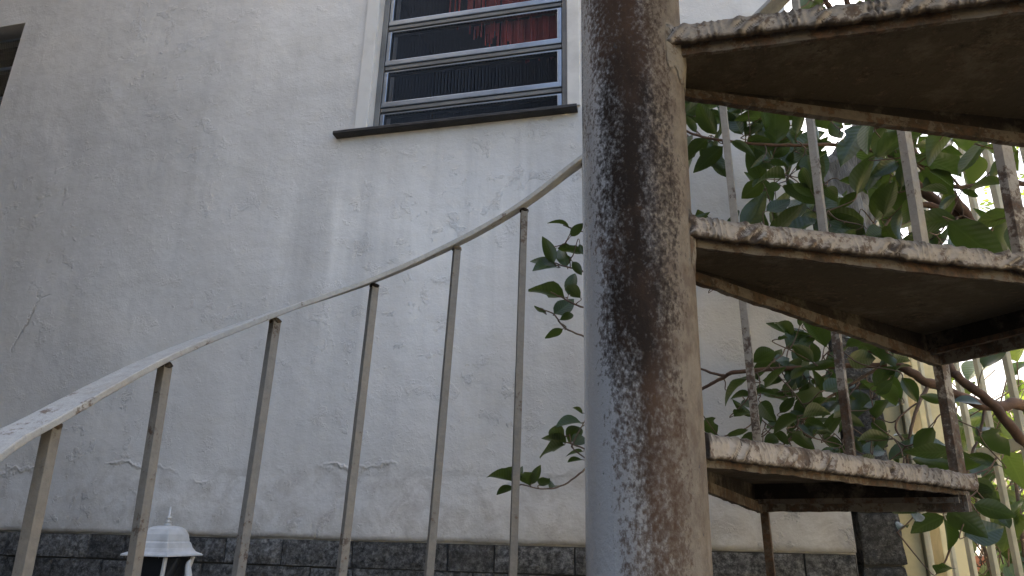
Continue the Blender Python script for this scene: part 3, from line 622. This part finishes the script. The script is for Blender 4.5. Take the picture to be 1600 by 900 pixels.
branch([(1418, 700, 1.34), (1400, 660, 1.36), (1445, 620, 1.38)], .0025, .0015, 'twig')
branch([(1540, 632, 1.42), (1530, 680, 1.40), (1515, 720, 1.38), (1500, 800, 1.36), (1480, 870, 1.36), (1462, 895, 1.36)], .003, .0015, 'twig')
branch([(1408, 350, 1.44), (1370, 400, 1.45), (1330, 430, 1.46)], .005, .003, 'twig')
branch([(1402, 200, 1.47), (1360, 150, 1.46), (1330, 120, 1.46)], .003, .002, 'twig')
branch([(1385, 568, 1.42), (1330, 600, 1.44), (1270, 640, 1.45), (1230, 690, 1.45), (1180, 720, 1.46)], .0035, .0015, 'twig')
branch([(1400, 330, 1.43), (1350, 390, 1.40), (1290, 400, 1.40), (1220, 380, 1.42)], .003, .0015, 'twig')
# sprays that pass behind the column and come out on its left
for pl in ([(1060, 200, 1.54), (1000, 300, 1.56), (940, 350, 1.54), (912, 362, 1.53), (880, 352, 1.52)], [(1092, 610, 1.52), (1010, 520, 1.56), (950, 455, 1.53), (912, 425, 1.50), (885, 417, 1.49), (868, 411, 1.49)],
           [(950, 490, 1.55), (910, 480, 1.52), (878, 465, 1.51), (860, 456, 1.51)], [(1010, 560, 1.55), (935, 540, 1.53), (910, 525, 1.52), (882, 512, 1.51), (864, 490, 1.51), (842, 482, 1.51)],
           [(1092, 610, 1.52), (1000, 690, 1.55), (935, 708, 1.53), (910, 700, 1.52), (888, 692, 1.52), (868, 686, 1.52)], [(1000, 690, 1.55), (930, 722, 1.53), (906, 740, 1.52), (882, 757, 1.51), (852, 764, 1.51), (814, 757, 1.50)]):
    branch(pl, .0026, .0013, 'twig')
BRN = [n.copy() for n in nodes]
twigs = MB()
L7 = lambda l: [(750 + a * .611, 250 + b * .611, 750 + c * .611, 250 + d * .611, w) for a, b, c, d, w in l]
SL = L7([(230, 172, 187, 153, .25), (232, 195, 260, 165, .5), (190, 262, 165, 205, .55), (200, 225, 257, 232, .35), (222, 272, 205, 228, .5), (195, 268, 136, 256, .3), (200, 274, 148, 270, .2), (226, 345, 240, 292, .5), (215, 350, 133, 325, .35),
         (255, 352, 222, 320, .5), (190, 395, 232, 365, .45), (165, 392, 142, 378, .3), (206, 408, 240, 392, .6), (212, 432, 172, 455, .4), (262, 648, 238, 628, .4), (262, 672, 205, 670, .2), (215, 705, 178, 688, .45), (220, 722, 163, 706, .3),
         (228, 722, 252, 678, .5), (240, 728, 264, 705, .5), (215, 728, 155, 750, .25), (262, 745, 222, 753, .2), (262, 766, 230, 768, .2), (98, 812, 67, 788, .5), (100, 820, 106, 783, .5), (80, 818, 22, 800, .3), (85, 835, 48, 850, .3),
         (125, 830, 112, 795, .5), (130, 830, 152, 787, .55), (150, 832, 172, 820, .4), (236, 260, 258, 290, .5), (255, 215, 262, 240, .5), (178, 838, 195, 826, .4)])
c7 = lambda l: [(1250 + a * .267, 180 + b * .267, 1250 + c * .267, 180 + d * .267, w) for a, b, c, d, w in l]
c1 = lambda l: [(1050 + a * .344, b * .344, 1050 + c * .344, d * .344, w) for a, b, c, d, w in l]
c2 = lambda l: [(1050 + a * .344, 300 + b * .344, 1050 + c * .344, 300 + d * .344, w) for a, b, c, d, w in l]
c3 = lambda l: [(1050 + a * .344, 590 + b * .344, 1050 + c * .344, 590 + d * .344, w) for a, b, c, d, w in l]
SB = c7([(440, 240, 745, 30, .36), (895, 45, 742, 250, .42), (640, 250, 900, 300, .22), (1085, 140, 955, 335, .3), (1060, 180, 1260, 250, .25), (905, 600, 670, 650, .42), (870, 620, 1165, 845, .6), (1240, 570, 1040, 640, .42), (1250, 225, 1130, 285, .5),
         (1190, 395, 980, 428, .22), (945, 440, 1032, 475, .38)])
SR = c7([(380, 60, 255, 235, .4), (425, 0, 380, 190, .25), (500, 60, 450, 240, .35), (570, 270, 440, 340, .5), (645, 480, 630, 610, .5), (370, 690, 150, 560, .45), (230, 380, 385, 430, .25), (110, 580, 0, 645, .4), (150, 590, 100, 710, .5), (260, 630, 160, 740, .5),
         (330, 670, 250, 725, .5), (120, 540, 220, 440, .6), (230, 540, 325, 460, .6), (330, 460, 400, 260, .4), (440, 600, 500, 400, .4), (490, 580, 540, 400, .4), (605, 545, 550, 720, .35), (915, 465, 805, 560, .45), (790, 690, 605, 745, .45), (710, 690, 740, 770, .5),
         (460, 240, 400, 400, .45), (560, 200, 640, 300, .5), (570, 420, 620, 330, .45), (690, 300, 560, 240, .4), (700, 430, 840, 440, .2), (760, 320, 890, 390, .3), (490, 680, 400, 720, .5), (20, 300, 100, 200, .55), (40, 400, 130, 240, .55), (60, 430, 0, 300, .5),
         (80, 480, -30, 400, .4), (100, 700, 30, 740, .4), (260, 60, 330, 0, .5), (180, 40, 240, 130, .5), (350, 580, 300, 700, .45), (440, 690, 520, 660, .4), (870, 790, 960, 740, .5), (900, 830, 1060, 840, .4), (1240, 640, 1250, 780, .4)])
SR += c1([(60, 520, 190, 430, .5), (110, 600, 65, 530, .6), (200, 610, 120, 480, .5), (160, 630, 65, 715, .45), (230, 665, 115, 765, .5), (320, 610, 275, 530, .7), (330, 615, 405, 560, .4), (470, 655, 470, 480, .55), (480, 640, 570, 600, .4), (250, 450, 345, 470, .4), (370, 470, 470, 430, .3),
          (510, 805, 372, 810, .22), (460, 715, 545, 650, .45), (530, 760, 560, 660, .5), (440, 735, 512, 745, .4), (610, 700, 640, 835, .55), (650, 690, 680, 820, .5), (565, 610, 590, 480, .45), (650, 480, 745, 565, .5), (270, 640, 360, 690, .45), (350, 620, 450, 685, .4), (445, 720, 388, 735, .4),
          (205, 175, 155, 128, .6), (260, 165, 305, 140, .45), (560, 60, 650, 105, .4), (540, 70, 515, 130, .5), (640, 10, 690, 60, .5), (760, 60, 800, 100, .5), (1000, 60, 1152, 35, .32), (860, 0, 830, 70, .3), (920, 10, 900, 80, .3), (700, 60, 780, 90, .5), (590, 800, 700, 870, .3), (520, 810, 560, 880, .5),
          (700, 850, 740, 900, .5), (430, 860, 490, 840, .5), (280, 480, 200, 420, .45), (90, 470, 60, 420, .5), (70, 620, 60, 660, .4), (510, 590, 560, 640, .4)])
SR += c2([(330, 175, 408, 28, .55), (440, 200, 585, 78, .32), (530, 200, 690, 100, .32), (225, 180, 312, 150, .5), (335, 188, 432, 172, .4), (85, 155, 142, 108, .6), (430, 90, 520, 50, .4), (650, 195, 700, 110, .6), (715, 105, 860, 195, .4), (190, 440, 250, 412, .5), (600, 210, 720, 215, .4), (860, 215, 960, 215, .4), (760, 190, 830, 205, .5)])
SD = c2([(372, 772, 460, 715, .6), (525, 700, 600, 625, .6), (600, 600, 635, 540, .5), (480, 670, 520, 655, .4), (580, 610, 600, 550, .4), (640, 770, 560, 700, .5), (700, 700, 620, 580, .4), (735, 770, 622, 800, .5), (800, 760, 918, 762, .6), (920, 880, 1000, 800, .6), (790, 700, 885, 660, .4),
         (900, 660, 942, 730, .5), (1000, 740, 1045, 752, .5), (650, 640, 720, 600, .5), (580, 710, 640, 660, .4), (470, 770, 520, 765, .4), (420, 890, 500, 800, .3), (260, 890, 335, 850, .3), (540, 850, 600, 800, .4), (610, 880, 690, 850, .4), (700, 790, 760, 740, .5)])
SD += c3([(335, 5, 232, 92, .3), (150, 185, 188, 245, .6), (250, 265, 338, 245, .3), (282, 172, 352, 152, .3), (330, 100, 355, 138, .6), (400, 110, 452, 182, .6), (430, 232, 482, 212, .4), (490, 160, 548, 100, .5), (545, 250, 632, 312, .6), (602, 200, 684, 222, .7), (690, 275, 762, 150, .7), (590, 172, 682, 150, .3),
          (980, 275, 840, 262, .4), (985, 375, 1100, 290, .4), (1082, 310, 1232, 292, .35), (1090, 370, 1275, 402, .5), (1272, 335, 1090, 345, .4), (1480, 395, 1352, 350, .75), (1352, 470, 1455, 542, .8), (1372, 575, 1538, 622, .6), (1255, 595, 1400, 695, .6), (1330, 722, 1475, 692, .6),
          (1235, 630, 1100, 690, .4), (1240, 640, 1272, 752, .3), (1032, 692, 1062, 652, .4), (1200, 885, 1272, 852, .3), (740, 320, 668, 362, .4), (762, 320, 700, 372, .4), (930, 75, 990, 20, .8), (1045, 0, 1112, 95, .45), (830, 400, 955, 378, .6), (1000, 600, 1082, 602, .4), (1115, 610, 1108, 655, .5),
          (420, 300, 480, 270, .5), (560, 100, 640, 60, .35), (640, 140, 700, 80, .4), (500, 60, 590, 30, .35), (380, 60, 470, 70, .3), (690, 60, 790, 20, .4), (800, 260, 860, 330, .5), (860, 330, 960, 330, .4), (1490, 600, 1530, 680, .6), (1390, 480, 1420, 560, .6), (720, 250, 640, 230, .5), (480, 240, 520, 300, .5)])
BULK = [MB(), MB()]; LCOUNT = {}
UPV = Vector((0, 0, 1))
def place_leaf(L, x0, y0, x1, y1, wr, t, mesh, parent, base, seedless=None):
    P = at(x0, y0, t); Q = at(x1, y1, t * (1 + random.uniform(-.035, .035)))
    ax = Q - P; ln = ax.length; ax.normalize(); vd = (P - CAM).normalized()
    side = ax.cross(vd).normalized(); nrm = side.cross(ax).normalized()           # faces the camera or away
    if nrm.dot(vd) > 0: nrm = -nrm
    c = max(.12, min(.98, wr / .47)); tilt = math.acos(c) * random.choice((1, 1, -1))
    N1 = Matrix.Rotation(tilt, 3, ax) @ nrm; N2 = Matrix.Rotation(-tilt, 3, ax) @ nrm
    up = max((N1, N2, -N1, -N2), key=lambda q: q.z + random.uniform(-.35, .35))
    N = up; X = ax.cross(N).normalized()
    m = Matrix((( X.x, ax.x, N.x), (X.y, ax.y, N.y), (X.z, ax.z, N.z))).to_4x4()
    ln *= 1.0; sx = ln * random.uniform(.85, 1.15) * (1.12 if wr > .58 else 1)
    ml = Matrix.Translation(P - base) @ m @ Matrix.Diagonal((sx, ln, ln, 1))
    if LCOUNT.get(parent.name, 0) >= 295:
        k = 1 if mesh in LY else 0; BULK[k].add([ml @ v.co for v in mesh.vertices], [tuple(p.vertices) for p in mesh.polygons], True)
    else:
        o = bpy.data.objects.new('leaf', mesh); link(o, parent); o.matrix_local = ml; LCOUNT[parent.name] = LCOUNT.get(parent.name, 0) + 1
    return P, ax, ln
def leaf_depth(x, y, lo, hi):
    t = tcyl(x, y) if x > 900 else 1.5
    t = max(t + random.uniform(lo, hi), 1.12); return min(t, (twall(x, y) if x < 1300 else 9) - .06)
bases = []
for spec, lo, hi in ((SL, 0, .04), (SB, .02, .08), (SR, .03, .22), (SD, .03, .22)):
    for (x0, y0, x1, y1, w) in spec:
        t = leaf_depth(.5 * (x0 + x1), .5 * (y0 + y1), lo, hi)
        x1 += (x1 - x0) * .14; y1 += (y1 - y0) * .14
        bases.append(place_leaf(0, x0, y0, x1, y1, w, t, random.choice(LV) if random.random() > (.2 if y0 < 340 and x0 > 1380 else .04) or x0 < 1250 else random.choice(LY), tree, TB))  # yellower leaves at upper right have the backlight put into their colour
# looser filling leaves further back in the crown
nf = 0
ZONES = [((1075, 1200, 145, 240), 38), ((1185, 1290, 160, 390), 52), ((1290, 1480, 195, 400), 64), ((1480, 1600, 230, 390), 8), ((1090, 1260, 330, 385), 6), ((1230, 1400, 500, 720), 58), ((1390, 1540, 570, 780), 14), ((1165, 1300, 560, 690), 34), ((1240, 1470, -10, 40), 14)]
for (xa, xb, ya, yb), n in ZONES:
    for _ in range(n):
        x, y = random.uniform(xa, xb), random.uniform(ya, yb); ln = random.uniform(36, 84) * (.6 if y > 480 and x < 1400 else .8); th = random.uniform(0, 6.283)
        if 1275 < x < 1375 and 200 < y < 350: continue
        t = leaf_depth(x, y, .12, .42)
        bases.append(place_leaf(0, x, y, x + ln * math.cos(th), y + ln * math.sin(th), random.uniform(.2, .55), t, random.choice(LV) if random.random() > (.25 if x > 1380 and y < 420 else .03) else random.choice(LY), tree, TB)); nf += 1  # again more yellow leaves at upper right, painting in backlight
# twigs: tie every leaf to the nearest wood
cur = list(BRN)
order = sorted(bases, key=lambda b: min((b[0] - n).length for n in BRN))
for P, ax, ln in order:
    A = np.array([tuple(n) for n in cur]); dd = np.linalg.norm(A - np.array(tuple(P)), axis=1); q = cur[int(dd.argmin())]; ds = float(dd.min())
    if ds < .002: continue
    c = catmull([P + ax * .004, P - ax * min(.012, ds * .4), q.lerp(P, .35) + Vector((0, 0, -.08 * ds)), q], 4)
    twigs.tube([toL(v) for v in c], [.0007 + .0009 * i / (len(c) - 1) for i in range(len(c))], 5)
    cur.extend(c[4:])
for k, mt in ((0, 'leaf'), (1, 'leafy')):
    if BULK[k].v: tag(BULK[k].build('foliage', M[mt], tree, fixn=False), kind='stuff')
tag(twigs.build('twig', M['twig'], tree, fixn=False), kind='stuff')

# ------------------------------------------------------------------ beyond the fence
lw = empty('side_wall', CAM + frt * .84 + fdir * 2.75, -WA, 'cream side wall with a rounded top end just beyond the fence', 'wall'); lw.location.z = GZ; lw['kind'] = 'thing'
cz_ = 1.17 - GZ; pf = [(0, 0), (0, cz_ - .30)] + [(.30 - .30 * math.cos(a), cz_ - .30 + .30 * math.sin(a)) for a in np.linspace(.15, math.pi / 2, 9)] + [(3.2, cz_), (3.2, 0)]
n = len(pf); MB().add([(x, y, z) for x in (0, .09) for y, z in pf], [tuple(range(n)), tuple(range(n, 2 * n))[::-1]] + [(i, (i + 1) % n, (i + 1) % n + n, i + n) for i in range(n)]).build('panel', M['cream'], lw, bevel=.004)
bb = at(1530, 900, 3.0); shrub = empty('leafy_shrub', (bb.x, bb.y, GZ), 0, 'sunlit yellow green shrub beyond the cream fence', 'shrub')
SBs = Vector(shrub.location); st_ = MB(); 
LS = LY
for _ in range(290):
    x = random.uniform(1430, 1660); y = random.uniform(640, 960) if random.random() < .85 else random.uniform(560, 650)
    if x < 1560 and 560 < y < 640 and x > 1440 and random.random() < .8: continue
    if 1465 < x < 1550 and y > 825: continue
    t = random.uniform(2.7, 3.9); ln = random.uniform(30, 70); th = random.uniform(0, 6.283)
    P, ax, l = place_leaf(0, x, y, x + ln * math.cos(th), y + ln * math.sin(th), random.uniform(.25, .56), t, random.choice(LS if random.random() < .6 else LV), shrub, SBs)
    st_.tube([P - SBs, P - SBs - ax * .05 + Vector((0, 0, -.06)), (P - SBs).lerp(Vector((random.uniform(-.2, .2), random.uniform(-.2, .2), P.z - GZ - .4)), .5)], .003, 4)
for _ in range(7): 
    q = Vector((random.uniform(-.4, .5), random.uniform(-.4, .5), random.uniform(1.2, 1.7))); st_.tube(catmull([Vector((0, 0, -.02)), q * .5 + Vector((.05, 0, .1)), q], 5), .008, 6)
st_.build('stem', M['twig'], shrub, fixn=False)

bw0 = at(1500, 870, 4.6); bwl = empty('brick_wall', (bw0.x, bw0.y, GZ), R_(-20), 'low orange brick wall far beyond the fence', 'wall')
pil['kind'] = jb['kind'] = bwl['kind'] = fence['kind'] = house['kind'] = 'thing'
bm_ = MB().box(-.1, .1, -.045, .045, 0, .058).mesh('brick', M['brick'])
for r in range(17):
    for c in range(7):
        o = bpy.data.objects.new('brick', bm_); link(o, bwl); o.location = ((c - 3) * .21 + (.105 if r % 2 else 0), random.uniform(-.004, .004), r * .066 + .001)
MB().box(-.74, .85, -.035, .035, 0, 16.9 * .066).build('mortar_core', M['mortar'], bwl)

hd0 = at(1560, 760, 6.5); hedge = empty('hedge', (hd0.x, hd0.y, GZ), R_(-25), 'clipped green hedge far behind the fence and brick wall', 'hedge'); hm = MB()
for _ in range(5200):
    c = Vector((random.uniform(-2.2, 2.2), random.uniform(-.35, .35), random.uniform(.02, 1.75) ** 1.0 + .12 * noise1(random.random() * 9, 1, 2))); a = Vector((random.gauss(0, 1), random.gauss(0, 1), random.gauss(0, .7))).normalized() * .06; b = a.cross(Vector((random.gauss(0, 1), random.gauss(0, 1), random.gauss(0, 1)))).normalized() * .024
    hm.add([c - a, c + b, c + a, c - b], [(0, 1, 2, 3)])
tag(hm.build('foliage', M['leafy'], hedge, fixn=False), kind='stuff')
for q in range(9): MB().tube([(-2 + q * .5, 0, -.02), (-1.98 + q * .5, .03, .8), (-2 + q * .5, 0, 1.5)], [.02, .015, .005], 6).build('stem', M['twig'], hedge, fixn=False)
# distant tree top seen through the fence at right
ft0 = at(1640, 330, 6.0); far = empty('garden_tree', (ft0.x, ft0.y, GZ), 0, 'small leaved tree far off at the right edge', 'tree'); FB = Vector(far.location); fm = MB()
for _ in range(900):
    v = Vector((random.gauss(0, 1), random.gauss(0, 1), random.gauss(0, 1))).normalized() * random.random() ** .45
    c = (ft0 - FB) + Vector((v.x * .55, v.y * .55, v.z * 1.0 - .2)); a = Vector((random.gauss(0, 1), random.gauss(0, 1), random.gauss(0, .5))).normalized() * .045; b = a.cross(Vector((random.gauss(0, 1), random.gauss(0, 1), random.gauss(0, 1)))).normalized() * .016
    fm.add([c - a, c + b, c + a, c - b], [(0, 1, 2, 3)])
tag(fm.build('crown', M['leafy'], far, fixn=False), kind='stuff'); MB().tube([(0, 0, -.02), (.03, 0, 1.5), (0, 0, (ft0 - FB).z + .3)], [.05, .04, .015], 8).build('trunk', M['twig'], far, fixn=False)
# old grey trunk leaning over the top right
gt0 = at(1450, -10, 2.6); gt = empty('leaning_trunk', (at(1290, 500, 2.6).x, at(1290, 500, 2.6).y, GZ), 0, 'old grey leaning trunk behind the top tread', 'tree'); GB = Vector(gt.location)
MB().tube([p - GB for p in catmull([Vector((GB.x, GB.y, GZ - .05)), at(1330, 480, 2.6), at(1400, 160, 2.6), at(1500, -20, 2.6), at(1640, -260, 2.7)], 12)], [.11 + .01 * math.sin(i * .7) for i in range(49)], 18).build('trunk', M['gbark'], gt, fixn=False)
